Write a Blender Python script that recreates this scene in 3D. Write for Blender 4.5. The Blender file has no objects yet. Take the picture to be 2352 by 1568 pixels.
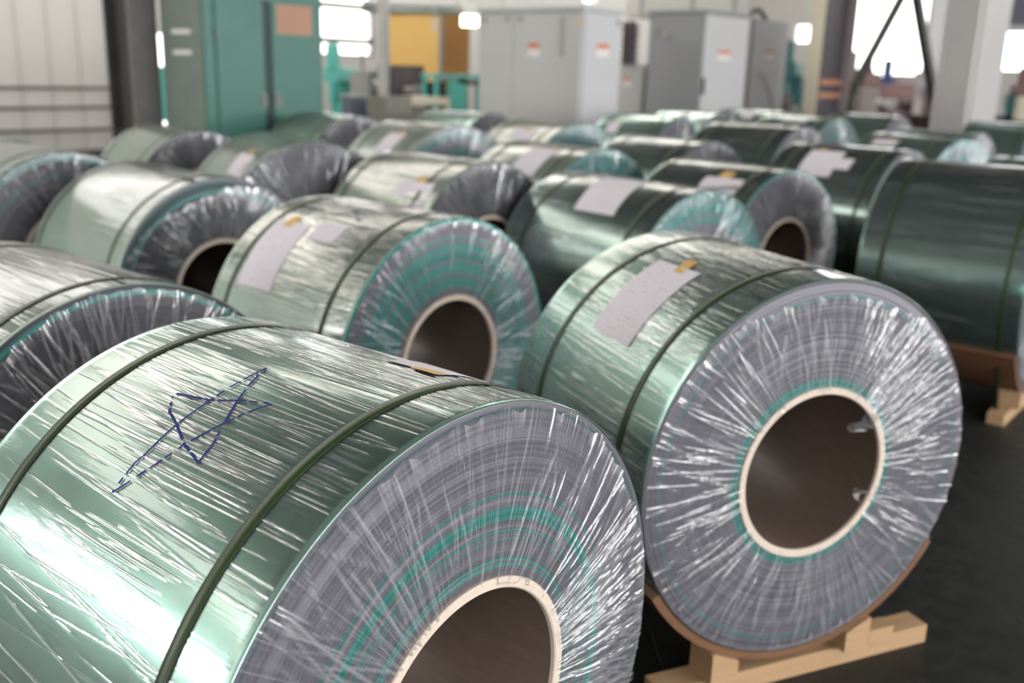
import bpy, bmesh, math, random
import numpy as np
from mathutils import Vector, Matrix

sc = bpy.context.scene
COL = sc.collection

# ------------------------------------------------------------------ camera
PITCH, ROLL, CAM_H = 0.26994, 0.02828, 1.914
cp, sp, cr, sr = math.cos(PITCH), math.sin(PITCH), math.cos(ROLL), math.sin(ROLL)
fw = Vector((0, cp, -sp)); rt0 = Vector((1, 0, 0)); up0 = Vector((0, sp, cp))
rt = cr * rt0 + sr * up0; up = -sr * rt0 + cr * up0
cam_d = bpy.data.cameras.new('camera'); cam = bpy.data.objects.new('camera', cam_d); COL.objects.link(cam)
cam.matrix_world = Matrix(((rt.x, up.x, -fw.x, 0), (rt.y, up.y, -fw.y, 0), (rt.z, up.z, -fw.z, CAM_H), (0, 0, 0, 1)))
cam_d.sensor_width = 36.0; cam_d.lens = 34.63; cam_d.clip_end = 200; cam_d.clip_start = 0.05
cam_d.dof.use_dof = True; cam_d.dof.focus_distance = 1.78; cam_d.dof.aperture_fstop = 2.25
sc.camera = cam

# ------------------------------------------------------------------ world, exposure
sc.view_settings.view_transform = 'Standard'; sc.view_settings.look = 'None'
sc.view_settings.gamma = 1.0; sc.view_settings.use_curve_mapping = False
sc.view_settings.exposure = 0.22
w = bpy.data.worlds.new('daylight'); sc.world = w; w.use_nodes = True
bg = w.node_tree.nodes['Background']; bg.inputs[0].default_value = (1.0, 0.99, 0.95, 1); bg.inputs[1].default_value = 4.0
cy = sc.cycles
cy.use_denoising = True; cy.max_bounces = 6; cy.diffuse_bounces = 3; cy.glossy_bounces = 3
cy.transparent_max_bounces = 10; cy.transmission_bounces = 3; cy.caustics_reflective = False; cy.caustics_refractive = False
cy.sample_clamp_indirect = 6.0; cy.use_adaptive_sampling = True; cy.adaptive_threshold = 0.03

# hall grid: U runs along the coil axes (towards the right, nearer), W runs deeper into the hall
HALL = math.atan2(-0.644, 0.765)
UX = Vector((math.cos(HALL), math.sin(HALL), 0)); WX = Vector((-math.sin(HALL), math.cos(HALL), 0))
U0, U1, W0, W1, HZ = -19.5, 17.0, -22.0, 36.0, 9.6
def hall(u, wv, z=0.0): return UX * u + WX * wv + Vector((0, 0, z))

def area(name, loc, size, energy, direction, color=(1, 1, 1)):
    d = bpy.data.lights.new(name, 'AREA'); d.shape = 'RECTANGLE'; d.size, d.size_y = size
    d.energy = energy; d.color = color
    o = bpy.data.objects.new(name, d); COL.objects.link(o); o.location = loc
    z = -Vector(direction).normalized()
    x = Vector((0, 0, 1)).cross(z)
    x = UX.copy() if x.length < 0.01 else x.normalized()
    y = z.cross(x)
    o.matrix_world = Matrix(((x.x, y.x, z.x, loc[0]), (x.y, y.y, z.y, loc[1]), (x.z, y.z, z.z, loc[2]), (0, 0, 0, 1)))
    return o
# daylight through windows, doors and roof openings, some added for fill and glints (each lamp fills one opening)
PI = math.pi                                                   # energy = radiance * area * pi
area('window_light_clerestory', hall(U0 + .12, -15.4, 6.2), (10.4, 2.4), 17.0 * PI * 25, UX, (1, .99, .96))
area('window_light_upper_left', hall(U0 + .12, 2.5, 8.15), (17.0, 2.0), .42 * PI * 34, UX, (1, .86, .68))
area('window_light_back_door', hall(-8.0, W0 + .12, 1.2), (8.0, 2.0), 13.0 * PI * 16, WX, (1, .98, .95))
area('window_light_right', hall(U1 - .12, -1.5, 4.6), (25.0, 4.4), 6.5 * PI * 110, -UX, (.95, .96, 1))
area('added_glint_light_right', hall(U1 - .12, 21.0, 2.8), (16.0, 5.4), 5.0 * PI * 86, -UX, (.97, .98, 1))  # added low opening, unseen, to put glints on the face film
area('window_light_right_door', hall(6.0, W0 + .12, 2.8), (9.0, 5.0), 2.8 * PI * 45, WX, (.95, .96, 1))
SKY = [(-15.2, 8.0, 3.0, 50.0, 1.7, (1, .82, .60)), (8.5, 5.0, 1.4, 50.0, 5.5, (1, .98, .96)), (13.0, 5.0, 1.4, 50.0, 5.5, (1, .98, .96))]  # warm strip on the left; the two right-hand strips are added, unseen fill
for u, wv, a, b, rad, colr in SKY:
    area('roof_light_and_fill', hall(u, wv, HZ - .05), (a, b), rad * PI * a * b, (0, 0, -1), colr)

# ------------------------------------------------------------------ material helpers
def nm(name):
    m = bpy.data.materials.new(name); m.use_nodes = True
    nt = m.node_tree; nt.nodes.clear(); return m, nt
def N(nt, t, **kw):
    n = nt.nodes.new(t)
    for k, v in kw.items():
        if k.startswith('i_'):
            key = k[2:]; n.inputs[int(key) if key.isdigit() else key.replace('_', ' ')].default_value = v
        else: setattr(n, k, v)
    return n
def L(nt, a, b): nt.links.new(a, b)
def ramp(nt, src, stops):
    r = N(nt, 'ShaderNodeValToRGB'); L(nt, src, r.inputs[0]); e = r.color_ramp.elements
    while len(e) < len(stops): e.new(0.5)
    for k, (p, c) in enumerate(stops):
        e[k].position = p; e[k].color = (c, c, c, 1) if not isinstance(c, tuple) else (*c, 1)
    return r.outputs[0]
def math_(nt, op, a, b=None):
    n = N(nt, 'ShaderNodeMath', operation=op)
    for i, v in enumerate((a, b)):
        if v is None: continue
        if isinstance(v, (int, float)): n.inputs[i].default_value = v
        else: L(nt, v, n.inputs[i])
    return n.outputs[0]
def mixc(nt, f, a, b):
    n = N(nt, 'ShaderNodeMix', data_type='RGBA')
    for i, v in ((0, f), (6, a), (7, b)):
        if isinstance(v, (int, float)): n.inputs[i].default_value = v
        elif isinstance(v, tuple): n.inputs[i].default_value = (*v, 1)
        else: L(nt, v, n.inputs[i])
    return n.outputs[2]
def noise(nt, vec, scale, detail=2.0, rough=.5):
    n = N(nt, 'ShaderNodeTexNoise'); n.inputs['Scale'].default_value = scale; n.inputs['Detail'].default_value = detail
    n.inputs['Roughness'].default_value = rough; L(nt, vec, n.inputs['Vector']); return n.outputs['Fac']
def mapping(nt, vec, scale=(1, 1, 1), rotz=0.0, loc=(0, 0, 0)):
    m = N(nt, 'ShaderNodeMapping'); m.inputs['Scale'].default_value = scale; m.inputs['Rotation'].default_value = (0, 0, rotz)
    m.inputs['Location'].default_value = loc; L(nt, vec, m.inputs['Vector']); return m.outputs[0]
def bump(nt, h, strength, dist=.01, normal=None):
    b = N(nt, 'ShaderNodeBump'); b.inputs['Strength'].default_value = strength; b.inputs['Distance'].default_value = dist
    L(nt, h, b.inputs['Height'])
    if normal is not None: L(nt, normal, b.inputs['Normal'])
    return b.outputs[0]
def finish(nt, shader):
    o = N(nt, 'ShaderNodeOutputMaterial'); L(nt, shader, o.inputs[0])
MATS = {}
def paint(name, col, rough=.5, metal=0.0, var=.12, scale=6.0, coat=0.0, bmp=0.0):
    """painted / plain surface with a little procedural unevenness"""
    if name in MATS: return MATS[name]
    m, nt = nm(name); tc = N(nt, 'ShaderNodeTexCoord')
    f = noise(nt, tc.outputs['Object'], scale, 4.0, .6)
    p = N(nt, 'ShaderNodeBsdfPrincipled')
    c = mixc(nt, f, tuple(x * (1 - var) for x in col), tuple(min(1, x * (1 + var)) for x in col)); L(nt, c, p.inputs['Base Color'])
    p.inputs['Roughness'].default_value = rough; p.inputs['Metallic'].default_value = metal; p.inputs['Coat Weight'].default_value = coat
    if bmp: L(nt, bump(nt, noise(nt, tc.outputs['Object'], scale * 12, 3.0), bmp, .005), p.inputs['Normal'])
    finish(nt, p.outputs[0]); MATS[name] = m; return m
def glow(name, col, s):
    m, nt = nm(name); e = N(nt, 'ShaderNodeEmission'); e.inputs[0].default_value = (*col, 1); e.inputs[1].default_value = s
    finish(nt, e.outputs[0]); return m

# ---- coil materials
def m_wrap_near(name, rough, metal, c0, c1, fold=0.0):
    """smooth green protective film on sheet metal, seen through a separate clear film shell"""
    m, nt = nm(name); uv = N(nt, 'ShaderNodeUVMap').outputs[0]
    a = noise(nt, mapping(nt, uv, (7, 11, 1)), 1.0, 4.0, .6); b = noise(nt, mapping(nt, uv, (2.2, 3.0, 1), 0, (4, 1, 0)), 1.0, 3.0, .6); f = noise(nt, uv, 260, 2.0)
    spot = ramp(nt, a, [(.48, 0.0), (.60, 1.0)])
    p = N(nt, 'ShaderNodeBsdfPrincipled'); L(nt, mixc(nt, b, c0, c1), p.inputs['Base Color'])
    p.inputs['Metallic'].default_value = metal; L(nt, math_(nt, 'ADD', math_(nt, 'MULTIPLY', spot, -.03), rough), p.inputs['Roughness'])
    p.inputs['Coat Weight'].default_value = .4; p.inputs['Coat Roughness'].default_value = .12; p.inputs['Coat IOR'].default_value = 1.5
    L(nt, bump(nt, math_(nt, 'ADD', a, math_(nt, 'MULTIPLY', f, .12)), .006, .01), p.inputs['Normal'])
    if fold:
        st = noise(nt, mapping(nt, uv, (70, 2.2, 1), .04), 1.0, 3.0, .6)
        L(nt, bump(nt, math_(nt, 'MULTIPLY', st, b), fold, .012), p.inputs['Coat Normal'])
    finish(nt, p.outputs[0]); return m
def m_face():
    """edges of the wound sheet: fine concentric lines; colour of each winding band stored on the mesh"""
    m, nt = nm('wound_sheet_edges'); at = N(nt, 'ShaderNodeVertexColor', layer_name='band'); uv = N(nt, 'ShaderNodeUVMap').outputs[0]
    ring = noise(nt, mapping(nt, uv, (520, .35, 1)), 1.0, 2.0, .6)
    ring2 = noise(nt, mapping(nt, uv, (1100, 1.0, 1)), 1.0, 1.0, .6)
    f = math_(nt, 'ADD', math_(nt, 'MULTIPLY', ring, .6), math_(nt, 'MULTIPLY', ring2, .4))
    k = ramp(nt, f, [(.30, .74), (.70, 1.18)])
    c = N(nt, 'ShaderNodeMix', data_type='RGBA', blend_type='MULTIPLY'); c.inputs[0].default_value = 1.0
    L(nt, at.outputs[0], c.inputs[6]); L(nt, k, c.inputs[7])
    p = N(nt, 'ShaderNodeBsdfPrincipled'); L(nt, c.outputs[2], p.inputs['Base Color'])
    p.inputs['Metallic'].default_value = .25; p.inputs['Roughness'].default_value = .42
    L(nt, bump(nt, f, .25, .004), p.inputs['Normal'])
    finish(nt, p.outputs[0]); return m
def m_film(name='clear_stretch_film', fine=(280, 2.0), bs=.45, thr=(.52, .70), hz=.14, base=.02):
    """clear stretch film: mostly see-through, glossy, milky where it is pleated (stored on the mesh as 'band')"""
    m, nt = nm(name); uv = N(nt, 'ShaderNodeUVMap').outputs[0]
    pl = N(nt, 'ShaderNodeVertexColor', layer_name='band').outputs[0]
    s = noise(nt, mapping(nt, uv, (fine[0], fine[1], 1)), 1.0, 2.0, .55)
    s2 = noise(nt, mapping(nt, uv, (fine[0] * .25, fine[1] * 4, 1), .1), 1.0, 3.0, .6)
    nrm = bump(nt, math_(nt, 'ADD', math_(nt, 'MULTIPLY', s, .5), math_(nt, 'MULTIPLY', s2, .5)), bs, .005)
    lw = N(nt, 'ShaderNodeLayerWeight'); lw.inputs[0].default_value = .28; L(nt, nrm, lw.inputs['Normal'])
    haze = math_(nt, 'ADD', ramp(nt, s, [(thr[0], .015), (thr[1], hz)]), math_(nt, 'MULTIPLY', pl, .24))
    tr = N(nt, 'ShaderNodeBsdfTransparent'); tr.inputs[0].default_value = (.985, .985, .99, 1)
    gl = N(nt, 'ShaderNodeBsdfGlossy'); gl.inputs['Roughness'].default_value = .09; gl.inputs['Color'].default_value = (1, 1, 1, 1); L(nt, nrm, gl.inputs['Normal'])
    df = N(nt, 'ShaderNodeBsdfDiffuse'); df.inputs[0].default_value = (.80, .80, .83, 1); L(nt, nrm, df.inputs['Normal'])
    a = N(nt, 'ShaderNodeMixShader'); L(nt, haze, a.inputs[0]); L(nt, tr.outputs[0], a.inputs[1]); L(nt, df.outputs[0], a.inputs[2])
    b = N(nt, 'ShaderNodeMixShader'); g = math_(nt, 'ADD', math_(nt, 'MULTIPLY', lw.outputs['Fresnel'], .75), base)
    g = math_(nt, 'MINIMUM', math_(nt, 'ADD', g, math_(nt, 'MULTIPLY', pl, .20)), .95); L(nt, g, b.inputs[0])
    L(nt, a.outputs[0], b.inputs[1]); L(nt, gl.outputs[0], b.inputs[2])
    finish(nt, b.outputs[0]); return m
def m_strap():
    m, nt = nm('olive_green_strap'); tc = N(nt, 'ShaderNodeTexCoord')
    f = noise(nt, mapping(nt, tc.outputs['Object'], (90, 4, 4)), 1.0, 2.0)
    p = N(nt, 'ShaderNodeBsdfPrincipled'); L(nt, mixc(nt, f, (.015, .034, .009), (.028, .050, .017)), p.inputs['Base Color'])
    p.inputs['Roughness'].default_value = .36; p.inputs['Specular IOR Level'].default_value = .4
    L(nt, bump(nt, noise(nt, tc.outputs['Object'], 500, 1.0), .2, .002), p.inputs['Normal'])
    finish(nt, p.outputs[0]); return m
def m_paper():
    """white sheet with rows of faint printed dashes; UV runs 0..1 across and down the sheet"""
    m, nt = nm('printed_paper'); uv = N(nt, 'ShaderNodeUVMap').outputs[0]
    sep = N(nt, 'ShaderNodeSeparateXYZ'); L(nt, uv, sep.inputs[0])
    row = math_(nt, 'FRACT', math_(nt, 'MULTIPLY', sep.outputs[1], 19.0))
    rowm = math_(nt, 'MULTIPLY', math_(nt, 'GREATER_THAN', row, .42), math_(nt, 'LESS_THAN', row, .62))
    word = math_(nt, 'GREATER_THAN', noise(nt, mapping(nt, uv, (26, 19, 1)), 1.0, 1.0), .55)
    blk = math_(nt, 'GREATER_THAN', noise(nt, mapping(nt, uv, (2.2, 4.2, 1), 0, (5, 2, 0)), 1.0, 1.0), .44)
    ink = math_(nt, 'MULTIPLY', math_(nt, 'MULTIPLY', rowm, word), math_(nt, 'MULTIPLY', blk, .38))
    p = N(nt, 'ShaderNodeBsdfPrincipled'); L(nt, mixc(nt, ink, (.72, .68, .74), (.16, .15, .20)), p.inputs['Base Color']); p.inputs['Roughness'].default_value = .75
    finish(nt, p.outputs[0]); return m
def m_wood(name, a, b, rough=.65, scale=1.0):
    m, nt = nm(name); tc = N(nt, 'ShaderNodeTexCoord').outputs['Object']
    g = noise(nt, mapping(nt, tc, (40 * scale, 3 * scale, 60 * scale)), 1.0, 4.0, .6)
    k = noise(nt, tc, 9 * scale, 3.0)
    p = N(nt, 'ShaderNodeBsdfPrincipled'); L(nt, mixc(nt, g, a, b), p.inputs['Base Color']); p.inputs['Roughness'].default_value = rough
    L(nt, bump(nt, math_(nt, 'ADD', g, math_(nt, 'MULTIPLY', k, .4)), .2, .004), p.inputs['Normal'])
    finish(nt, p.outputs[0]); return m
def m_tube():
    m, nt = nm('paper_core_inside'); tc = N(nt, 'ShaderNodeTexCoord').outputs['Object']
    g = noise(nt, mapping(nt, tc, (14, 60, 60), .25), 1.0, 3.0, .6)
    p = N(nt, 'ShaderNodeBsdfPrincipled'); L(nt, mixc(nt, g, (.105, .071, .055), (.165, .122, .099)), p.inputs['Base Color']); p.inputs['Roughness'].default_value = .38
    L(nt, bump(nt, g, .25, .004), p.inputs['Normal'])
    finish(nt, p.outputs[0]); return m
def m_floor():
    m, nt = nm('dark_sealed_concrete'); tc = N(nt, 'ShaderNodeTexCoord').outputs['Object']
    a = noise(nt, tc, 1.3, 6.0, .65); b = noise(nt, tc, 14, 4.0, .6)
    f = math_(nt, 'ADD', math_(nt, 'MULTIPLY', a, .6), math_(nt, 'MULTIPLY', b, .4))
    p = N(nt, 'ShaderNodeBsdfPrincipled'); L(nt, mixc(nt, ramp(nt, f, [(.35, 0.0), (.68, 1.0)]), (.006, .0075, .0066), (.019, .021, .0185)), p.inputs['Base Color'])
    L(nt, ramp(nt, b, [(.3, .42), (.7, .62)]), p.inputs['Roughness']); p.inputs['Specular IOR Level'].default_value = .35
    L(nt, bump(nt, f, .15, .01), p.inputs['Normal']); finish(nt, p.outputs[0]); return m

M_GLOSS = m_wrap_near('green_film_glossy', .235, .84, (.34, .55, .485), (.43, .63, .56))
M_SATIN = m_wrap_near('green_film_satin', .44, .50, (.25, .345, .275), (.31, .41, .335), .0)
M_DARKREFL = m_wrap_near('green_film_dark_reflection', .20, .84, (.215, .33, .31), (.28, .40, .375), .3)  # same film, base colour darkened to stand in for dark reflections
M_FACE, M_FILM, M_STRAP, M_PAPER = m_face(), m_film(), m_strap(), m_paper()
M_SHELL = m_film('clear_film_round_coil', (160, 2.4), .10, (.56, .74), .07, .02)
M_RIM = paint('pale_card_rim', (.60, .50, .42), .7, 0, .12, 60, 0, .3)
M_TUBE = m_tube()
M_PINE = m_wood('fresh_pine', (.31, .185, .095), (.45, .30, .165))
M_CARD = m_wood('brown_hardboard', (.115, .055, .028), (.19, .095, .048), .5, .5)
M_TAPE = paint('yellow_masking_tape', (.62, .38, .10), .5, 0, .1, 50)
M_PEN = paint('blue_marker_ink', (.010, .018, .17), .85, 0, .1, 60)
M_FLOOR = m_floor()

# ------------------------------------------------------------------ mesh helpers
def link(o, parent=None):
    COL.objects.link(o)
    if parent is not None: o.parent = parent
    return o
def mesh_obj(name, V, F, mat, parent=None, smooth=False, uv=None, col=None):
    me = bpy.data.meshes.new(name)
    V = np.asarray(V, dtype=np.float32)
    if isinstance(F, np.ndarray):
        nf, k = F.shape
        me.vertices.add(len(V)); me.vertices.foreach_set('co', V.ravel())
        me.loops.add(nf * k); me.loops.foreach_set('vertex_index', F.ravel().astype(np.int32))
        me.polygons.add(nf); me.polygons.foreach_set('loop_start', np.arange(0, nf * k, k, dtype=np.int32))
        me.polygons.foreach_set('loop_total', np.full(nf, k, dtype=np.int32)); me.update(calc_edges=True)
    else:
        me.from_pydata([tuple(v) for v in V], [], F)
    if uv is not None:
        l = me.uv_layers.new(name='UVMap'); idx = np.empty(len(me.loops), dtype=np.int32); me.loops.foreach_get('vertex_index', idx)
        l.data.foreach_set('uv', np.asarray(uv, dtype=np.float32)[idx].ravel())
    if col is not None:
        a = me.color_attributes.new('band', 'FLOAT_COLOR', 'POINT'); a.data.foreach_set('color', np.asarray(col, dtype=np.float32).ravel())
    me.validate()
    if smooth: me.polygons.foreach_set('use_smooth', np.ones(len(me.polygons), dtype=bool))
    me.materials.append(mat)
    return link(bpy.data.objects.new(name, me), parent)
def grid_faces(nu, nv, wrap=False):
    """quads of an nu x nv vertex grid (index = i*nv + j); wrap joins the last column to the first"""
    i = np.arange(nu if wrap else nu - 1)[:, None]; j = np.arange(nv - 1)[None, :]
    i2 = (i + 1) % nu
    return np.stack([i * nv + j, i2 * nv + j, i2 * nv + j + 1, i * nv + j + 1], -1).reshape(-1, 4)
class BM:
    """collects boxes, tubes and prisms that belong to ONE part"""
    def __init__(s): s.b = bmesh.new()
    def box(s, lo, hi, bev=0.0, rot=None, at=None):
        r = bmesh.ops.create_cube(s.b, size=1.0); vs = r['verts']
        c = [(a + b) / 2 for a, b in zip(lo, hi)]; d = [abs(b - a) for a, b in zip(lo, hi)]
        for v in vs: v.co = Vector((v.co.x * d[0], v.co.y * d[1], v.co.z * d[2])) + Vector(c)
        if rot is not None: bmesh.ops.rotate(s.b, verts=vs, cent=Vector(at if at else c), matrix=rot)
        if bev > 0:
            es = list({e for v in vs for e in v.link_edges})
            bmesh.ops.bevel(s.b, geom=es, offset=bev, segments=2, affect='EDGES', profile=.7)
        return s
    def tube(s, a, b, r, r2=None, n=14, caps=True):
        a, b = Vector(a), Vector(b); d = b - a
        g = bmesh.ops.create_cone(s.b, cap_ends=caps, segments=n, radius1=r, radius2=r if r2 is None else r2, depth=d.length)
        q = Vector((0, 0, 1)).rotation_difference(d.normalized()).to_matrix().to_4x4(); q.translation = (a + b) / 2
        bmesh.ops.transform(s.b, matrix=q, verts=g['verts']); return s
    def ball(s, c, r, sc_=(1, 1, 1), n=12):
        g = bmesh.ops.create_uvsphere(s.b, u_segments=n, v_segments=max(6, n * 2 // 3), radius=r)
        for v in g['verts']: v.co = Vector((v.co.x * sc_[0] + c[0], v.co.y * sc_[1] + c[1], v.co.z * sc_[2] + c[2]))
        return s
    def prism(s, prof, y0, y1, axis='y'):
        """extrude a 2-D outline; axis y: outline in (x,z); axis x: outline in (y,z)"""
        def P(p, t): return Vector((p[0], t, p[1])) if axis == 'y' else Vector((t, p[0], p[1]))
        A = [s.b.verts.new(P(p, y0)) for p in prof]; B = [s.b.verts.new(P(p, y1)) for p in prof]
        s.b.faces.new(A); s.b.faces.new(B[::-1]); n = len(prof)
        for k in range(n): s.b.faces.new((A[k], B[k], B[(k + 1) % n], A[(k + 1) % n]))
        return s
    def lathe(s, prof, center, axis='z', n=24):
        """profile of (radius, height) turned about an axis through center"""
        rows = []
        for r, h in prof:
            row = []
            for k in range(n):
                t = 2 * math.pi * k / n; q = (r * math.cos(t), r * math.sin(t), h)
                if axis == 'x': q = (q[2], q[0], q[1])
                if axis == 'y': q = (q[0], q[2], q[1])
                row.append(s.b.verts.new(Vector(q) + Vector(center)))
            rows.append(row)
        for a, b in zip(rows, rows[1:]):
            for k in range(n): s.b.faces.new((a[k], a[(k + 1) % n], b[(k + 1) % n], b[k]))
        return s
    def make(s, name, mat, parent=None, smooth=False, label=None):
        bmesh.ops.recalc_face_normals(s.b, faces=s.b.faces[:])
        me = bpy.data.meshes.new(name); s.b.to_mesh(me); s.b.free()
        if smooth:
            me.polygons.foreach_set('use_smooth', np.ones(len(me.polygons), dtype=bool)); me.set_sharp_from_angle(angle=math.radians(40))
        me.materials.append(mat); o = link(bpy.data.objects.new(name, me), parent)
        if label: o['label'] = label
        return o
def part(name, lo, hi, mat, parent, bev=.004, label=None): return BM().box(lo, hi, bev).make(name, mat, parent, False, label)
def thing(name, label, cat, loc=(0, 0, 0), rotz=0.0, group=None):
    o = link(bpy.data.objects.new(name, None)); o.location = loc; o.rotation_euler = (0, 0, rotz); o.empty_display_size = .1
    o['label'] = label; o['category'] = cat
    if group: o['group'] = group
    return o
def structure(o): o['kind'] = 'structure'; return o

# ------------------------------------------------------------------ the hall
floor_bm = BM().box((U0 - .3, W0 - .3, -.25), (U1 + .3, W1 + .3, 0.0))
fo = structure(floor_bm.make('floor', M_FLOOR)); fo.rotation_euler[2] = HALL
M_PANEL = paint('white_wall_panel', (.56, .55, .53), .45, 0, .05, 2.0)
M_CEIL = paint('grey_beige_roof_sheet', (.17, .155, .14), .6, 0, .06, 1.0)
M_SEAM = paint('panel_joint_grey', (.30, .29, .27), .6)
M_TRIMW = paint('pale_trim', (.66, .66, .68), .4)
M_DARKSTEEL = paint('dark_bare_steel', (.055, .050, .048), .45, .3, .35, 4.0)
M_MIDSTEEL = paint('grey_bare_steel', (.17, .155, .15), .42, .4, .3, 4.0)

def wall(name, plane, a0, a1, holes, mat, thick=.25, out=1):
    """a wall slab split around its openings; plane ('u',value) runs along w, ('w',value) runs along u"""
    zs = sorted({0.0, HZ} | {z for h in holes for z in h[2:4]}); xs = sorted({a0, a1} | {x for h in holes for x in h[0:2]})
    b = BM()
    for x0, x1 in zip(xs, xs[1:]):
        run = None
        for z0, z1 in zip(zs, zs[1:]):
            cx, cz = (x0 + x1) / 2, (z0 + z1) / 2
            if any(h[0] < cx < h[1] and h[2] < cz < h[3] for h in holes): continue
            k, v = plane; t0, t1 = (v, v + out * thick)
            if k == 'u': b.box((min(t0, t1), x0, z0), (max(t0, t1), x1, z1))
            else: b.box((x0, min(t0, t1), z0), (x1, max(t0, t1), z1))
    o = structure(b.make(name, mat)); o.rotation_euler[2] = HALL; return o
HL = [(-21, -10, 5.0, 7.4), (11.3, 12.3, 1.72, 2.42), (11.3, 12.3, .25, .95), (15.75, 17.45, 2.10, 6.8), (18.4, 25.4, 4.1, 5.7), (10.7, 15.2, 4.3, 6.2), (26.2, 26.9, 4.0, 4.9), (27.35, 28.6, 2.1, 3.4), (-6, 11, 7.1, 9.2)]
HF = [(-16.95, -16.0, 3.15, 3.75), (-15.05, -11.75, 0.0, 8.0), (-9.95, -6.5, 2.25, 3.55), (-10, 14, 5.2, 7.8)]
HB = [(-12, -4, .2, 2.2), (1.5, 10.5, .3, 5.3)]
HR = [(-14, 11, 2.4, 6.8), (13, 29, .1, 5.5)]
wl = wall('wall_left', ('u', U0), W0, W1, HL, M_PANEL, out=-1)
wf = wall('wall_far', ('w', W1), U0, U1, HF, M_PANEL, out=1)
wb = wall('wall_back', ('w', W0), U0, U1, HB, M_PANEL, out=-1)
wr = wall('wall_right', ('u', U1), W0, W1, HR, M_PANEL, out=1)
cb = BM(); us = sorted({U0 - .25, U1 + .25} | {s[0] - s[2] / 2 for s in SKY} | {s[0] + s[2] / 2 for s in SKY}); ws = sorted({W0 - .25, W1 + .25} | {s[1] - s[3] / 2 for s in SKY} | {s[1] + s[3] / 2 for s in SKY})
for x0, x1 in zip(us, us[1:]):
    for y0, y1 in zip(ws, ws[1:]):
        cx, cyy = (x0 + x1) / 2, (y0 + y1) / 2
        if any(abs(cx - s[0]) < s[2] / 2 and abs(cyy - s[1]) < s[3] / 2 for s in SKY): continue
        cb.box((x0, y0, HZ), (x1, y1, HZ + .2))
co = structure(cb.make('ceiling', M_CEIL)); co.rotation_euler[2] = HALL
# roof girders
gb = BM()
for wv in (-14, -6, 2, 10, 18, 26, 33):
    gb.box((U0, wv - .12, HZ - .55), (U1, wv + .12, HZ - .5)).box((U0, wv - .02, HZ - .5), (U1, wv + .02, HZ - .05)).box((U0, wv - .12, HZ - .05), (U1, wv + .12, HZ))
go = structure(gb.make('trim_1', M_MIDSTEEL)); go.rotation_euler[2] = HALL
# insulated panels on the left wall, one by one, with their end post
for k in range(9):
    y0 = 5.05 + k * .585
    b = BM().box((U0, y0 + .008, .12), (U0 + .045, y0 + .577, 6.9), .006)
    b.box((U0 + .045, y0 + .06, .12), (U0 + .052, y0 + .075, 6.9)).box((U0 + .045, y0 + .51, .12), (U0 + .052, y0 + .525, 6.9))
    b.make('panel', M_PANEL, wl)
BM().box((U0, 10.33, 0), (U0 + .16, 10.52, 6.9), .01).make('end_post', M_TRIMW, wl)
BM().box((U0, 5.0, 0), (U0 + .07, 10.33, .12), .005).make('base_rail', M_MIDSTEEL, wl)
for k in range(22):                                           # ribbed sheet on the far wall and the far end of the left wall
    y0 = 22.3 + k * .6
    if y0 + .6 > 35.9 or 25.6 < y0 < 28.7: continue
    BM().box((U0, y0 + .01, .1), (U0 + .04, y0 + .59, HZ - .7), .006).make('panel', M_PANEL, wl)
# glazing bars and panes
M_BAR = paint('grey_window_bar', (.16, .15, .14), .5)
def window(name, plane, h, bars_z, bars_x, out):
    b = BM(); k, v = plane; t0, t1 = sorted((v + out * .02, v + out * .10))
    def bar(x0, x1, z0, z1):
        if k == 'u': b.box((t0, x0, z0), (t1, x1, z1), .004)
        else: b.box((x0, t0, z0), (x1, t1, z1), .004)
    x0, x1, z0, z1 = h
    bar(x0, x1, z0, z0 + .05); bar(x0, x1, z1 - .05, z1); bar(x0, x0 + .05, z0, z1); bar(x1 - .05, x1, z0, z1)
    for z in bars_z: bar(x0, x1, z - .075, z + .075)
    for x in bars_x: bar(x - .03, x + .03, z0, z1)
    o = structure(b.make(name, M_BAR)); o.rotation_euler[2] = HALL; return o
window('window_1', ('u', U0), HL[3], [2.46, 3.27, 4.3, 5.5], [], -1)
window('window_2', ('u', U0), HL[0], [6.2], [-19, -17, -15, -13, -11.5], -1)
window('window_3', ('w', W1), HF[2], [], [-8.2], 1)
window('window_4', ('u', U1), HR[0], [4.6], [-10, -6, -2, 2, 6], 1)
window('window_5', ('u', U0), HL[7], [], [], -1)
window('window_6', ('u', U0), HL[4], [4.9], [20.1, 21.9, 23.6], -1)
window('window_9', ('u', U0), HL[8], [8.2], [-3, 0, 3, 6, 9], -1)
window('window_8', ('u', U0), HL[5], [5.2], [12.2, 13.7], -1)
window('window_7', ('w', W1), HF[3], [6.5], [-7, -4, -1, 2, 5, 8, 11], 1)
for nme, h, pl, out in (('door_1', HF[1], ('w', W1), 1), ('door_2', HB[0], ('w', W0), -1), ('door_3', HB[1], ('w', W0), -1), ('added_glint_door', HR[1], ('u', U1), 1)):  # the opening in the right wall is added for glints
    b = BM(); x0, x1, z0, z1 = h; v = pl[1]; t0, t1 = sorted((v - out * .05, v + out * .2))
    for p0, p1, q0, q1 in ((x0 - .2, x0, 0, z1 + .2), (x1, x1 + .2, 0, z1 + .2), (x0, x1, z1, z1 + .2)):
        if pl[0] == 'w': b.box((p0, t0, q0), (p1, t1, q1))
        else: b.box((t0, p0, q0), (t1, p1, q1))
    o = structure(b.make(nme, M_MIDSTEEL)); o.rotation_euler[2] = HALL
b = BM().box((-9.6, W1 - .06, 3.72), (-6.0, W1, 4.75)); o = structure(b.make('trim_2', paint('blue_grey_cladding', (.11, .12, .17), .5))); o.rotation_euler[2] = HALL

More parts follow.
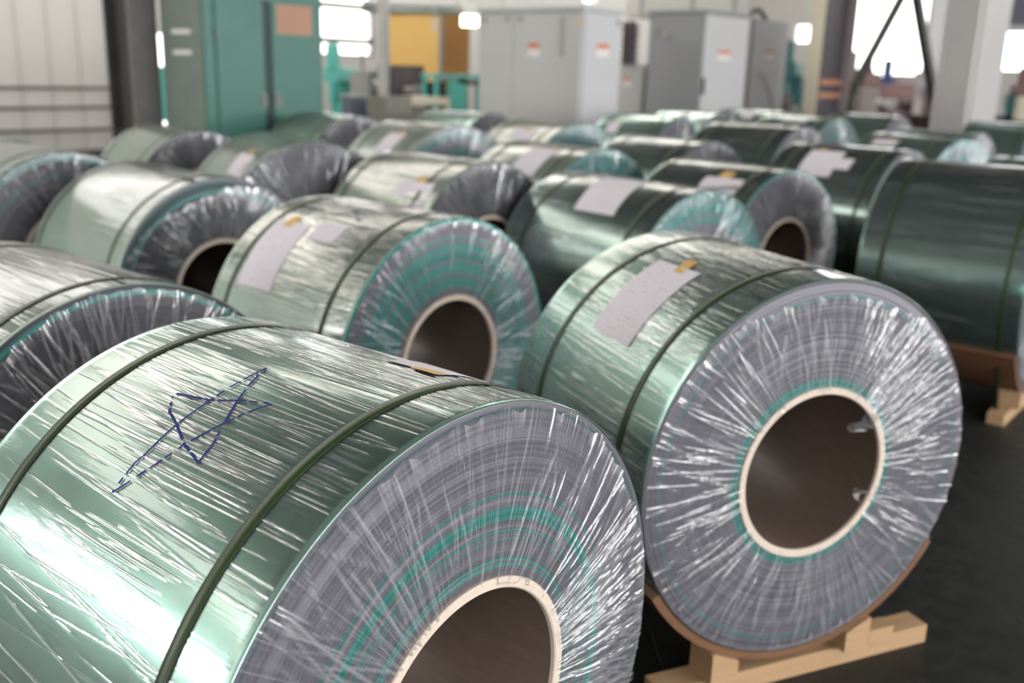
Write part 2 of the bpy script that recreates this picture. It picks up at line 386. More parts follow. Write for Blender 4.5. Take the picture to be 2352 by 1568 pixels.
# ------------------------------------------------------------------ the coils
SKID, RI, RW = 0.137, 0.254, 0.0235
GREY, TEAL, TEALD, DARK = (.135, .131, .153), (.022, .215, .190), (.026, .15, .135), (.05, .05, .06)
def bandcol(bands, base, r, seed):
    rng = np.random.default_rng(seed); c = np.array(base, dtype=float)[None, :].repeat(len(r), 0)
    c *= (1 + .05 * rng.standard_normal(len(r)))[:, None]
    for a, b, col, dens in bands:
        pick = (r >= a) & (r <= b) & (rng.random(len(r)) < dens); c[pick] = np.array(col) * (1 + .15 * rng.standard_normal(pick.sum()))[:, None]
    return np.clip(c, .01, 1)
def film(R, seed, nth, nr, nridge, wmin, wmax, amp, outer, crumple, parent, label=None):
    """clear wrap stretched over the coil face and tucked into the core: sharp pleats fan out from the core"""
    rng = np.random.default_rng(seed)
    th = np.linspace(-math.pi, math.pi, nth, endpoint=False); s = np.linspace(0, 1, nr)
    ro = R * np.interp(th, *outer) if outer else np.full(nth, R * .985)
    ro = ro + .004 * np.sin(th * 31 + seed) + .004 * np.sin(th * 57 + 2 * seed)
    ro = np.minimum(ro, R + .001)
    rin = RI + .012 + .006 * np.sin(th * 23 + seed)
    rr = rin[:, None] + (ro - rin)[:, None] * s[None, :]
    T = th[:, None].repeat(nr, 1)
    x = .005 + (.006 if nth > 1000 else .003) * np.sin(math.pi * s)[None, :] * (1 + .5 * np.sin(th * 5 + seed)[:, None])
    H = np.zeros_like(x)
    for k in range(nridge):
        t0 = rng.uniform(-math.pi, math.pi)
        if crumple and rng.random() < (.35 if seed == 11 else .14): t0 = rng.uniform(crumple[0], crumple[1])
        slant = rng.normal(0, .22); a0, a1 = sorted(rng.uniform(-.15, 1.15, 2)); wd = rng.uniform(wmin, wmax); am = amp * rng.uniform(.35, 1.0)
        if a1 - a0 < .35: a1 = a0 + .35
        win = np.clip((s - a0) / .08, 0, 1) * np.clip((a1 - s) / .08, 0, 1)
        tc = t0 + slant * (s - .5) * .5
        dt = (T - tc[None, :] + math.pi) % (2 * math.pi) - math.pi
        d = np.abs(dt) * rr / wd
        H = np.maximum(H, am * win[None, :] * np.maximum(0, 1 - d) ** 1.2)
    x = x + H; P = np.clip(H / amp, 0, 1)
    en = np.clip(.3 + .8 * np.sin(th * 43 + seed) * np.sin(th * 17.3), 0, 1) * (ro < R * .975)
    P[:, -1] = np.maximum(P[:, -1], en); P[:, -2] = np.maximum(P[:, -2], en * .8)
    x[:, -2] += .0012 * en * np.sin(th * 90)
    if crumple:
        m = np.exp(-(((T - (crumple[0] + crumple[1]) / 2) / (abs(crumple[1] - crumple[0]) * .5)) ** 4)) * np.clip((s - .25) / .3, 0, 1)[None, :]
        q = np.sin(rr * 240 + 3 * np.sin(T * 21)) * np.sin(T * 67 + 2.5 * np.sin(rr * 130)) + .7 * np.sin(T * 113 + rr * 90)
        x = x + (.0015 if seed == 11 else .0) * m * q
    x[:, -1] = np.where(ro > R * .97, np.maximum(.0012, x[:, -2] - .002), np.maximum(.0015, x[:, -2] - .001))                     # clings to the face at its rim
    PC = np.stack([P, P, P, np.ones_like(P)], -1).reshape(-1, 4)
    V = np.stack([x, -rr * np.sin(T), SKID + R + rr * np.cos(T)], -1).reshape(-1, 3)
    UV = np.stack([T * .42, rr], -1).reshape(-1, 2)
    o = mesh_obj('stretch_film', V, grid_faces(nth, nr, True)[:, ::-1], M_FILM, parent, True, UV, PC)
    if label: o['label'] = label
    return o
def wrap_film(R, Lc, seed, nth, nax, nridge, straps, parent, t0=-60, t1=125):
    """clear film round the coil: fine pleats run nearly along the axis, flattened under the straps"""
    rng = np.random.default_rng(seed + 77); th = np.radians(np.linspace(t0, t1, nth)); x = np.linspace(-.012, -Lc + .012, nax); H = np.zeros((nth, nax)); dth = th[1] - th[0]
    groups = [(rng.uniform(th[0], th[-1]), rng.normal(.06, .06), rng.uniform(.05, .22), rng.uniform(-Lc * .9, -.1), rng.uniform(.22, .65)) for _ in range(18)]
    for k in range(nridge):
        g = groups[rng.integers(len(groups))]
        if rng.random() < .72: tc = rng.normal(g[0], g[2]); sl = g[1] + rng.normal(0, .03); xc = rng.normal(g[3], .12); ln = g[4] * rng.uniform(.4, 1.3)
        else: tc = rng.uniform(th[0], th[-1]); sl = rng.normal(.08, .10); xc = rng.uniform(-Lc, 0); ln = rng.uniform(.06, .7)
        wd = max(rng.uniform(.0018, .0042), 1.15 * R * dth); am = rng.uniform(.35, 1.0)
        win = np.clip((ln / 2 - np.abs(x - xc)) / .03, 0, 1)
        if win.max() <= 0: continue
        tcx = tc + sl * (x - xc)
        i0 = max(0, int((tcx.min() - wd / R - th[0]) / dth) - 1); i1 = min(nth, int((tcx.max() + wd / R - th[0]) / dth) + 2)
        if i1 <= i0: continue
        d = np.abs(th[i0:i1, None] - tcx[None, :]) * R / wd
        H[i0:i1] = np.maximum(H[i0:i1], am * win[None, :] * np.maximum(0, 1 - d) ** 1.2)
    for a in straps: H *= (1 - .97 * np.exp(-((x - a) / .022) ** 4))[None, :]
    rr = R + .0008 + .0018 * H
    T = th[:, None].repeat(nax, 1); X = x[None, :].repeat(nth, 0)
    V = np.stack([X, -rr * np.sin(T), SKID + R + rr * np.cos(T)], -1).reshape(-1, 3)
    PC = np.stack([H, H, H, np.ones_like(H)], -1).reshape(-1, 4)
    return mesh_obj('wrap_film', V, grid_faces(nth, nax)[:, ::-1], M_SHELL, parent, True, np.stack([T * R, X], -1).reshape(-1, 2), PC)
def ring_strap(ax, R, parent, wd=.026):
    """strap over the coil and straight down to the skid, passing under its beams"""
    foot = .37; zc = SKID + R; dx = math.hypot(foot, zc - .006)
    tt = math.pi - math.atan2(foot, zc - .006) - math.acos(R / dx)
    ths = np.linspace(-tt, tt, 145); r = R + .0026
    pts = [(-foot * -1, .006)] if False else []
    pts = [(foot, .006)] + [(-r * math.sin(t), zc + r * math.cos(t)) for t in ths] + [(-foot, .006)]
    pts = np.array(pts); n = len(pts)
    nxt = np.roll(pts, -1, 0); prv = np.roll(pts, 1, 0); tg = nxt - prv; tg /= np.linalg.norm(tg, axis=1)[:, None]; nr = np.stack([tg[:, 1], -tg[:, 0]], -1)
    cen = np.array([0, zc]); nr *= np.sign(((pts - cen) * nr).sum(1))[:, None]
    rows = []
    for dxo, dn in ((-wd / 2, 0), (-wd / 2 + .001, .0010), (wd / 2 - .001, .0010), (wd / 2, 0)):
        q = pts + nr * dn; rows.append(np.stack([np.full(n, ax + dxo), q[:, 0], q[:, 1]], -1))
    rows.append(rows[0]); V = np.stack(rows, 1).reshape(-1, 3)
    return mesh_obj('strap', V, grid_faces(n, 5, True), M_STRAP, parent, False)
def patch(name, R, a0, a1, t0, t1, mat, parent, lift=.0025, skew=0.0, curl=0.0, thick=.0006, na=4, nt=14, wob=.001):
    """a sheet lying on the coil between axial positions a0..a1 and angles t0 (top) .. t1 (bottom), in degrees"""
    out = []; uv = []
    for side in (0, 1):
        for i in range(nt):
            f = i / (nt - 1); t = math.radians(t0 + (t1 - t0) * f)
            for j in range(na):
                g = j / (na - 1); a = a0 + (a1 - a0) * g + skew * (f - .5)
                r = R + lift + (thick if side == 0 else 0) + curl * (f ** 3) + wob * math.sin(5 * f + 2 * g)
                out.append((a, -r * math.sin(t), SKID + R + r * math.cos(t))); uv.append((g, 1 - f))
    n = nt * na; F = []
    for i in range(nt - 1):
        for j in range(na - 1):
            q = (i * na + j, i * na + j + 1, (i + 1) * na + j + 1, (i + 1) * na + j); F.append(q); F.append(tuple(n + v for v in q[::-1]))
    ed = [j for j in range(na)] + [i * na + na - 1 for i in range(1, nt)] + [(nt - 1) * na + j for j in range(na - 2, -1, -1)] + [i * na for i in range(nt - 2, 0, -1)]
    for a, b_ in zip(ed, ed[1:] + ed[:1]): F.append((b_, a, n + a, n + b_))
    return mesh_obj(name, out, F, mat, parent, False, uv)
def skid(R, Lc, parent, rng):
    sk = link(bpy.data.objects.new('skid', None), parent); sk.empty_display_size = .1
    def chock(x0, x1, s):
        inner, outer = .215, .315
        def zc(y): return SKID + R - math.sqrt((R + .031) ** 2 - y * y) - .001
        prof = [(s * inner, .0705), (s * outer, .0705), (s * outer, zc(outer) - .006), (s * (outer - .012), zc(outer - .012)), (s * inner, zc(inner))]
        BM().prism(prof, x0, x1, 'x').make('chock', M_PINE, sk)
    for xa in (-.125, -Lc + .03):
        b0 = -.44 + rng.uniform(-.05, .05); b1 = .63 + rng.uniform(-.04, .01)
        part('beam', (xa, b0, 0), (xa + .095, b1, .07), M_PINE, sk, .003)
        for s in (-1, 1): chock(xa + .01, xa + .13, s)
        part('stop_block', (xa + .06, .325, .0705), (xa + .122, .43, .122), M_PINE, sk, .003)
    # hardboard cradle bent round the underside
    n = 26; ts = np.linspace(math.radians(121), math.radians(239), n); V = []
    for r in (R + .003, R + .029):
        for t in ts:
            for x in (-.006, -Lc + .02): V.append((x, -r * math.sin(t), SKID + R + r * math.cos(t)))
    V = np.array(V); k = 2 * n; F = []
    for i in range(n - 1):
        q = (2 * i, 2 * i + 1, 2 * i + 3, 2 * i + 2); F += [q, tuple(k + v for v in q[::-1])]
        F += [(2 * i, 2 * i + 2, k + 2 * i + 2, k + 2 * i), (2 * i + 3, 2 * i + 1, k + 2 * i + 1, k + 2 * i + 3)]
    F += [(0, k, k + 1, 1), (2 * n - 2, 2 * n - 1, k + 2 * n - 1, k + 2 * n - 2)]
    mesh_obj('cradle', V, F, M_CARD, sk, False)
def coil(spec):
    x, y, psi, R, Lc = spec['pose']; q = spec.get('q', 0); seed = spec['seed']
    t = thing('wrapped_coil', spec['label'], 'coil', (x, y, 0), psi, 'strapped sheet coils stored on the floor')
    nth = (128, 176, 256)[q]; zc = SKID + R
    th = np.linspace(-math.pi, math.pi, nth + 1)
    # rolled sheet: outer surface with softly rounded edges
    xs = np.array([-Lc, -Lc + .001, -Lc + .004] + list(np.linspace(-Lc + .03, -.03, 7)) + [-.004, -.001, 0.0]); rs = np.array([R - .002, R - .0006, R] + [R] * 7 + [R, R - .0006, R - .002])
    T, X = np.meshgrid(th, xs, indexing='ij'); RR = rs[None, :].repeat(nth + 1, 0)
    V = np.stack([X, -RR * np.sin(T), zc + RR * np.cos(T)], -1).reshape(-1, 3); UV = np.stack([T * R, X], -1).reshape(-1, 2)
    mesh_obj('outer_wrap', V, grid_faces(nth + 1, len(xs)), {'g': M_GLOSS, 's': M_SATIN, 'd': M_DARKREFL}[spec.get('skin', 's')], t, True, UV)
    # wound sheet edges, front and back
    nr = (26, 60, 120)[q]; r = np.linspace(RI + RW, R - .003, nr); rng = np.random.default_rng(seed + 5)
    step = np.cumsum(rng.normal(0, .0006, nr)); step -= np.linspace(step[0], step[-1], nr)
    c = bandcol(spec.get('bands', []), spec.get('base', GREY), r, seed)
    T, Rg = np.meshgrid(th, r, indexing='ij')
    for nme, x0, sg in (('front_face', 0.0, 1), ('rear_face', -Lc, -1)):
        if sg < 0: idx = np.array([0, nr // 2, nr - 1])
        else: idx = np.arange(nr)
        Ti, Ri = T[:, idx], Rg[:, idx]
        V = np.stack([x0 + sg * (-.002 + step[idx])[None, :].repeat(nth + 1, 0), -Ri * np.sin(Ti), zc + Ri * np.cos(Ti)], -1).reshape(-1, 3)
        F = grid_faces(nth + 1, len(idx)); F = F if sg < 0 else F[:, ::-1]
        cc = np.concatenate([c[idx], np.ones((len(idx), 1))], 1)[None].repeat(nth + 1, 0).reshape(-1, 4)
        mesh_obj(nme, V, F, M_FACE, t, False, np.stack([Ri, Ti], -1).reshape(-1, 2), cc)
    # paper core: rim rings and inner surface
    ctube = link(bpy.data.objects.new('core_tube', None), t); ctube.empty_display_size = .05
    n = 96 if q else 56
    BM().lathe([(RI + RW, -Lc + .0), (RI + RW, -Lc - .004), (RI + .002, -Lc - .004), (RI, -Lc - .002), (RI, -Lc + .006)], (0, 0, zc), 'x', n).make('core_rim', M_RIM, ctube, True)
    BM().lathe([(RI + RW, -.01), (RI + RW, .004), (RI + RW - .002, .006), (RI + .003, .006), (RI, .003), (RI, -.006)], (0, 0, zc), 'x', n).make('core_rim', M_RIM, ctube, True)
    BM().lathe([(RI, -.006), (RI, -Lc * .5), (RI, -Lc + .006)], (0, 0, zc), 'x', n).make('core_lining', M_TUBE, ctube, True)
    fq = spec.get('fq', q)
    nthf, nrf, nrg, w0, w1, am = ((800, 10, 120, .0045, .010, .0085), (1500, 18, 260, .0032, .0075, .0056), (2400, 22, 520, .0022, .0058, .0038))[fq]
    film(R, seed, nthf, nrf, spec.get('ridges', nrg), w0, w1, am, spec.get('outer'), spec.get('crumple'), t)
    sts = spec.get('straps', (-.14, -(Lc - .13)))
    if spec.get('shell'): wrap_film(R, Lc, seed, *spec['shell'], sts, t)
    for a in sts: ring_strap(a, R, t)
    for p in spec.get('paper', []):
        a0, a1, t0, t1 = p['r']; o = patch('paper_sheet', R, a0, a1, t0, t1, M_PAPER, t, .0034, p.get('skew', 0), p.get('curl', 0.0), wob=p.get('wob', .001))
        o['label'] = p.get('label', 'white paper sheet stuck on the coil')
        for (c0, c1, s0, s1) in p.get('tape', []): patch('tape', R, c0, c1, s0, s1, M_TAPE, o, .0055, p.get('tskew', 0), 0, .0005, 3, 4, .0015)
    skid(R, Lc, t, np.random.default_rng(seed + 9))
    return t
def pen(t, R, strokes, wd=.0055, name='pen_star', label=None):
    V, F = [], []
    rng = np.random.default_rng(8)
    for st in strokes:
        P2 = np.array([(a, th_ * R) for a, th_ in st]); sl = np.r_[0, np.cumsum(np.hypot(*np.diff(P2, axis=0).T))]
        n = max(3, int(sl[-1] / .006)); u = np.linspace(0, sl[-1], n); A_, S_ = np.interp(u, sl, P2[:, 0]), np.interp(u, sl, P2[:, 1]); base = len(V)
        for k in range(n):
            dx, dy = A_[min(k + 1, n - 1)] - A_[max(k - 1, 0)], S_[min(k + 1, n - 1)] - S_[max(k - 1, 0)]; l = math.hypot(dx, dy) or 1
            wk = wd * rng.uniform(.75, 1.1)
            for sg in (-1, 1):
                aa = A_[k] - dy / l * wk / 2 * sg; ss = (S_[k] + dx / l * wk / 2 * sg) / R; r = R + .0030
                V.append((aa, -r * math.sin(ss), SKID + R + r * math.cos(ss)))
        gap = 0
        for k in range(n - 1):
            if gap == 0 and rng.random() < .13: gap = rng.integers(1, 3)      # ink skips over the wrap's pleats
            if gap > 0: gap -= 1; continue
            F.append((base + 2 * k, base + 2 * k + 1, base + 2 * k + 3, base + 2 * k + 2))
    o = mesh_obj(name, V, F, M_PEN, t)
    if label: o['label'] = label

def tuft(t, R, th, ln, wd, seed):
    """scrap of torn film hanging over the core rim"""
    rng = np.random.default_rng(seed); nu, nv = 9, 8; V = []; zc = SKID + R
    for i in range(nu):
        f = i / (nu - 1)
        for j in range(nv):
            g = j / (nv - 1) - .5; r = RI + .014 - ln * f; a = th + g * wd / RI * (1 - .55 * f) + .05 * f * math.sin(seed)
            V.append((.008 - .05 * f + .010 * math.sin(9 * f + 7 * g) + rng.normal(0, .003), -r * math.sin(a) + rng.normal(0, .002), zc + r * math.cos(a) + rng.normal(0, .002)))
    P = np.clip(rng.random((nu * nv, 1)) * .9, .1, .9); PC = np.concatenate([P, P, P, np.ones_like(P)], 1)
    mesh_obj('torn_film', np.array(V), grid_faces(nu, nv), M_FILM, t, True, np.array([(v[1], v[2]) for v in V]), PC)['label'] = 'scrap of torn clear film at the core'
RIMT = lambda R: [(R - .012, R - .004, TEAL, 1.0)]
COILS = [
 dict(k='A', skin='g', shell=(1700, 44, 520), pose=(-.057, 1.578, -.680, .609, .863), q=2, seed=11, label='nearest coil with a blue pen star drawn on its green wrap',
      straps=(-.132, -.735), bands=[(.430, .437, TEAL, 1), (.382, .410, TEAL, .75), (.345, .372, TEAL, .40), (.296, .316, TEAL, .85), (.590, .594, TEALD, 1)],
      crumple=(-2.1, -1.05), outer=([-3.15, -2.2, -1.3, -1.0, -.5, -.2, 0.0, .25, .5, .8, 3.15], [.99, .985, .965, .95, .985, .978, .975, .965, .985, 1.0, 1.0]),
      paper=[dict(r=(-.34, -.20, -11, -40), label='white paper lying over the crest of the coil', tape=[(-.26, -.20, -9.5, -13)])]),
 dict(k='B', skin='g', shell=(1600, 40, 800), pose=(.936, 2.812, -1.157, .607, .905), q=2, seed=23, label='coil at the right on a pine skid, full pale grey face and wide open core',
      straps=(-.165, -.715), bands=[(.550, .557, TEAL, 1), (.277, .300, TEAL, .7), (.303, .306, TEAL, 1)],
      crumple=(-1.2, -.2), outer=([-3.15, -1.2, -.62, -.5, 0, .35, .55, .8, 3.15], [.985, .985, .96, .915, .915, .92, .965, .985, .985]),
      paper=[dict(r=(-.575, -.335, 22, 53.8), skew=.03, label='white delivery sheet with printed lines', tape=[(-.475, -.425, 17.5, 25)], tskew=.02)]),
 dict(k='C', fq=2, shell=(1400, 36, 950), pose=(-.255, 3.952, -.718, .596, .891), q=1, seed=31, label='coil behind the star coil, teal ringed face and two paper notes on its back end',
      straps=(-.14, -.785), bands=[(.576, .594, TEAL, 1), (.50, .53, TEAL, .4), (.33, .49, TEAL, .85), (.29, .33, TEAL, .4)], ridges=150,
      paper=[dict(r=(-.755, -.525, 28.5, 61.7), skew=.03, label='long white sheet taped to the coil', tape=[(-.70, -.645, 25, 32)]), dict(r=(-.50, -.335, 25, 36), label='short white note beside the long sheet')]),
 dict(k='D', fq=2, ridges=300, shell=(1200, 32, 480), pose=(-1.083, 2.655, -.697, .585, .930), q=1, seed=41, label='dark faced coil cut by the left edge, left of the star coil', straps=(-.10, -.80), base=DARK,
      bands=[(.555, .575, TEALD, .6)], outer=([-3.15, -.6, -.2, .2, .9, 3.15], [.98, .98, .97, .985, .93, .96]), crumple=(-.2, .55)),
 dict(k='E', shell=(1000, 24, 420), pose=(-1.550, 5.149, -.760, .594, 1.037), q=1, seed=53, label='coil with torn back film showing a teal crescent on its dark face', straps=(-.125, -.975), base=DARK,
      bands=[(.515, .572, TEALD, .55), (.572, .591, GREY, 1)], outer=([-3.15, -.5, -.15, .1, .45, .9, 1.4, 3.15], [.97, .97, .93, .86, .84, .93, .97, .97])),
 dict(k='F', shell=(500, 16, 150), pose=(-2.673, 5.844, -.720, .619, .930), q=1, seed=61, label='coil half outside the left edge, below the railing', base=DARK, bands=[(.46, .50, TEALD, .5), (.56, .60, TEALD, .5)]),
 dict(k='P', pose=(-3.62, 7.02, -.72, .60, .93), q=0, seed=67, label='coil at the far left edge with only a sliver of dark rim showing', base=DARK),
 dict(k='G1', shell=(500, 16, 150), pose=(-2.709, 8.535, -.850, .597, .999), q=0, seed=71, label='coil in front of the dark steel column', base=DARK),
 dict(k='G2', shell=(500, 16, 150), pose=(-1.354, 6.649, -1.035, .636, 1.048), q=0, seed=73, label='coil in front of the green locker, large dark face and small white sheet', base=DARK,
      paper=[dict(r=(-.42, -.10, 33, 50), skew=.1, tape=[(-.345, -.30, 28, 35)])]),
 dict(k='G3', shell=(500, 16, 150), pose=(-1.693, 10.561, -.822, .627, .968), q=0, seed=79, label='coil beside the lower right corner of the green locker', base=DARK),
 dict(k='G4', shell=(500, 16, 150), pose=(-.480, 8.268, -.875, .656, .921), q=0, seed=83, label='coil with pale teal face below the cream pallet', base=GREY, bands=[(.40, .65, TEALD, .35)],
      paper=[dict(r=(-.53, -.29, 29, 49), tape=[(-.40, -.345, 26, 32)])]),
 dict(k='G5', skin='d', pose=(-.340, 12.713, -.710, .616, .974), q=0, seed=89, label='small distant coil under the teal cart', base=DARK),
 dict(k='G6', shell=(500, 16, 150), pose=(.582, 9.100, -.870, .658, .865), q=0, seed=97, label='coil in front of the large switch cabinet with dark teal face', base=(.045, .135, .135), bands=[(.3, .6, TEALD, .3)],
      paper=[dict(r=(-.555, -.245, 26, 40), tape=[(-.45, -.38, 24, 29)])]),
 dict(k='H1', shell=(700, 20, 260), pose=(-.165, 6.169, -.761, .609, .945), q=1, fq=1, seed=101, label='coil behind the teal ringed one, dark grey face and folded paper', straps=(-.17, -.85), base=DARK,
      paper=[dict(r=(-.39, -.08, 38, 54), wob=.006, label='white sheet half lifted off the coil', tape=[(-.275, -.19, 33, 41)])]),
 dict(k='H2', shell=(500, 16, 150), pose=(.620, 7.163, -.810, .621, .915), q=0, seed=103, label='coil with a long white sheet and dull teal face, below the switch cabinet', base=(.05, .145, .145), bands=[(.35, .6, TEALD, .35)],
      paper=[dict(r=(-.53, -.26, 16, 47), tape=[(-.36, -.31, 13, 17)])]),
 dict(k='H3', skin='d', shell=(700, 20, 260), pose=(1.069, 5.539, -.885, .576, 1.146), q=1, seed=107, label='coil directly behind the pale faced one, bright teal face and one white sheet', straps=(-.15, -.965), bands=[(.38, .575, TEAL, .75)],
      paper=[dict(r=(-.70, -.37, 6, 44), skew=.08)]),
 dict(k='H4', fq=2, base=(.10, .10, .115), skin='d', shell=(500, 16, 160), pose=(1.818, 6.574, -.897, .591, .964), q=1, seed=109, label='coil with teal edged grey face and open core, left of the two dark coils', straps=(-.13, -.91), bands=[(.575, .59, TEAL, 1)],
      paper=[dict(r=(-.47, -.15, 29, 43), tape=[(-.385, -.285, 21, 30)], wob=.004)]),
 dict(k='H5', shell=(500, 16, 150), skin='d', pose=(3.072, 7.820, -.787, .624, .975), q=0, seed=113, label='dark green coil with a white sheet and side note, left of the big coil', straps=(-.115, -.83), bands=[(.3, .6, TEALD, .3)],
      paper=[dict(r=(-.71, -.42, 21, 50), tape=[(-.66, -.60, 19, 22)]), dict(r=(-.42, -.30, 30, 42), label='small note beside the sheet')]),
 dict(k='I', skin='d', shell=(500, 16, 60), pose=(3.171, 5.721, -.682, .650, .930), q=1, seed=127, label='big glossy dark green coil cut by the right edge', straps=(-.10, -.79), bands=[(.3, .6, TEALD, .3)]),
 dict(k='J', skin='d', pose=(4.603, 7.555, -.718, .600, .930), q=0, seed=131, label='coil at the right edge behind the big glossy one, only its top showing'),
 dict(k='K', skin='d', pose=(4.169, 9.345, -.963, .631, .939), q=0, seed=137, label='coil with pale teal face and flat paper, below the ribbed pillar', base=GREY, bands=[(.3, .63, TEAL, .45)],
      paper=[dict(r=(-.79, -.53, 23, 33), tape=[(-.68, -.62, 21, 24)])]),
 dict(k='K2', skin='d', pose=(5.430, 11.797, -.809, .600, .930), q=0, seed=139, label='coil at the foot of the ribbed pillar, silvery face'),
 dict(k='L', skin='d', pose=(7.649, 14.904, -.717, .600, .930), q=0, seed=149, label='dark coil right of the ribbed pillar at the right edge'),
 dict(k='M1', shell=(500, 16, 150), skin='d', pose=(1.575, 8.147, -.855, .626, .886), q=0, seed=151, label='coil without paper behind the teal edged one', base=DARK),
 dict(k='M2', shell=(500, 16, 150), skin='d', pose=(2.673, 9.384, -.761, .665, .947), q=0, seed=157, label='plain green coil in front of the white door of the second cabinet, silver face'),
 dict(k='M3', skin='d', pose=(1.983, 12.350, -.675, .635, .956), q=0, seed=163, label='distant coil with tiny white sheet below the right end of the large switch cabinet', bands=[(.3, .63, TEAL, .3)],
      paper=[dict(r=(-.79, -.62, 33, 49), tape=[(-.72, -.66, 31, 34)])]),
 dict(k='M4', skin='d', pose=(2.732, 13.416, -.861, .647, .954), q=0, seed=167, label='distant coil below the dark side of the second cabinet', base=DARK,
      paper=[dict(r=(-.54, -.37, 22, 30), tape=[(-.47, -.40, 19, 22)])]),
 dict(k='M5', skin='d', pose=(3.960, 14.938, -.746, .643, 1.022), q=0, seed=173, label='farthest coil, at the foot of the narrow third cabinet, small white sheet',
      paper=[dict(r=(-.55, -.36, 18, 38))]),
 dict(k='M6', skin='d', pose=(4.161, 13.135, -.835, .638, 1.014), q=0, seed=179, label='coil in front of the beige edged column, pale teal face', bands=[(.3, .63, TEAL, .4)],
      paper=[dict(r=(-.68, -.31, 19, 28))]),
 dict(k='M7', skin='d', pose=(5.540, 14.664, -.787, .633, 1.007), q=0, seed=181, label='distant coil between the dark column and the A shaped frame'),
]
STAR = [[(-.462, .74), (-.466, .634), (-.46, .604), (-.46, .494), (-.455, .415), (-.454, .324), (-.453, .253), (-.455, .147)],
        [(-.455, .147), (-.422, .258), (-.395, .337), (-.359, .436), (-.34, .496), (-.332, .561)],
        [(-.332, .561), (-.397, .53), (-.467, .477), (-.508, .452), (-.542, .399)],
        [(-.543, .384), (-.457, .363), (-.393, .323), (-.326, .292)],
        [(-.326, .292), (-.349, .358), (-.37, .435), (-.397, .53), (-.415, .609), (-.443, .694), (-.462, .74)]]
for s in COILS:
    t = coil(s)
    if s['k'] == 'A': pen(t, .609, STAR, .0052, 'pen_star', 'blue marker star')
    if s['k'] == 'A': tuft(t, .609, -.42, .03, .10, 3)
    if s['k'] == 'B': tuft(t, .607, -.95, .075, .07, 4); tuft(t, .607, .62, .02, .07, 5); tuft(t, .607, -2.05, .03, .06, 6)
    if s['k'] == 'C': pen(t, .596, [[(-.436, .228), (-.336, .355), (-.354, .245)], [(-.513, .344), (-.458, .241)]], .006, 'pen_mark', 'blue pen stroke')
#BACKGROUND
# ------------------------------------------------------------------ the hall's fittings and machines
M_GREEN = paint('locker_green', (.058, .175, .14), .45, 0, .14, 2.5)
M_GREENS = paint('faded_grey_green', (.15, .19, .16), .5, 0, .22, 2.5)
M_GDARK = paint('dark_green_gap', (.025, .05, .042), .6)
M_CAB = paint('light_grey_cabinet', (.50, .505, .50), .38, 0, .04, 2.0)
M_CABD = paint('mid_grey_cabinet', (.27, .275, .285), .4, 0, .05, 2.0)
M_CABW = paint('white_grey_door', (.52, .52, .53), .38, 0, .03, 2.0)
M_STICK = paint('white_sticker', (.74, .72, .68), .6, 0, .03)
M_RED = paint('orange_red_print', (.62, .17, .08), .6)
M_CHROME = paint('worn_chrome', (.50, .50, .49), .30, .85, .1)
M_BLACK = paint('black_plastic', (.022, .022, .024), .45)
M_TURQ = paint('machine_turquoise', (.10, .50, .43), .42, 0, .1, 3.0)
M_CREAM = paint('cream_paint', (.58, .52, .40), .5, 0, .08, 3.0)
M_OLIVE = paint('olive_grey_paint', (.19, .185, .155), .5, 0, .1, 3.0)
M_YEL = paint('amber_yellow_paint', (.74, .45, .13), .5, 0, .06, 1.5)
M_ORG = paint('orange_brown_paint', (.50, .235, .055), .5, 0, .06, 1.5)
M_IRON = paint('oily_iron', (.10, .085, .085), .4, .5, .3, 6.0)
M_MAUVE = paint('faded_machine_grey', (.30, .25, .25), .45, .1, .12, 4.0)
M_BROWN = paint('rusty_brown_iron', (.17, .095, .085), .5, .3, .3, 6.0)
M_BLUE = paint('machine_blue', (.05, .10, .26), .45)
M_KRAFT = paint('brown_paper_notice', (.46, .27, .185), .8, 0, .06, 8)
M_GREYP = paint('grey_paint', (.33, .33, .31), .5)
M_BAND = paint('rust_orange_band', (.42, .19, .10), .6, 0, .15, 9)
M_WHITEM = paint('white_machine_paint', (.68, .68, .66), .4)

# guard rail in front of the panelled wall
gr = thing('guard_rail', 'brown steel guard rail of four bars in front of the white panel wall', 'railing', hall(U0 + .55, 10.17), HALL)
M_RAIL = paint('brown_rail_steel', (.085, .060, .045), .5, .3, .2, 8)
for z in (1.33, .965, .55, .13): BM().tube((0, -6.4, z), (0, 0, z), .030).make('rail', M_RAIL, gr, True)
for y in (0, -3.2, -6.4): BM().tube((0, y, 0), (0, y, 1.36), .036).make('post', M_RAIL, gr, True)

# bare steel column beside the locker
c = thing('steel_column', 'dark bare steel column between the white panel wall and the green locker', 'column', (-4.26, 11.2, 0), HALL)
part('flange', (-.035, 0, 0), (0, .34, 9.0), M_MIDSTEEL, c); part('flange', (-.54, 0, 0), (-.505, .34, 9.0), M_DARKSTEEL, c)
part('web', (-.505, .10, 0), (-.035, .125, 9.0), M_DARKSTEEL, c); part('base_plate', (-.60, -.06, 0), (.06, .40, .03), M_DARKSTEEL, c)
part('stiffener', (-.505, .005, 1.1), (-.035, .10, 1.12), M_DARKSTEEL, c)

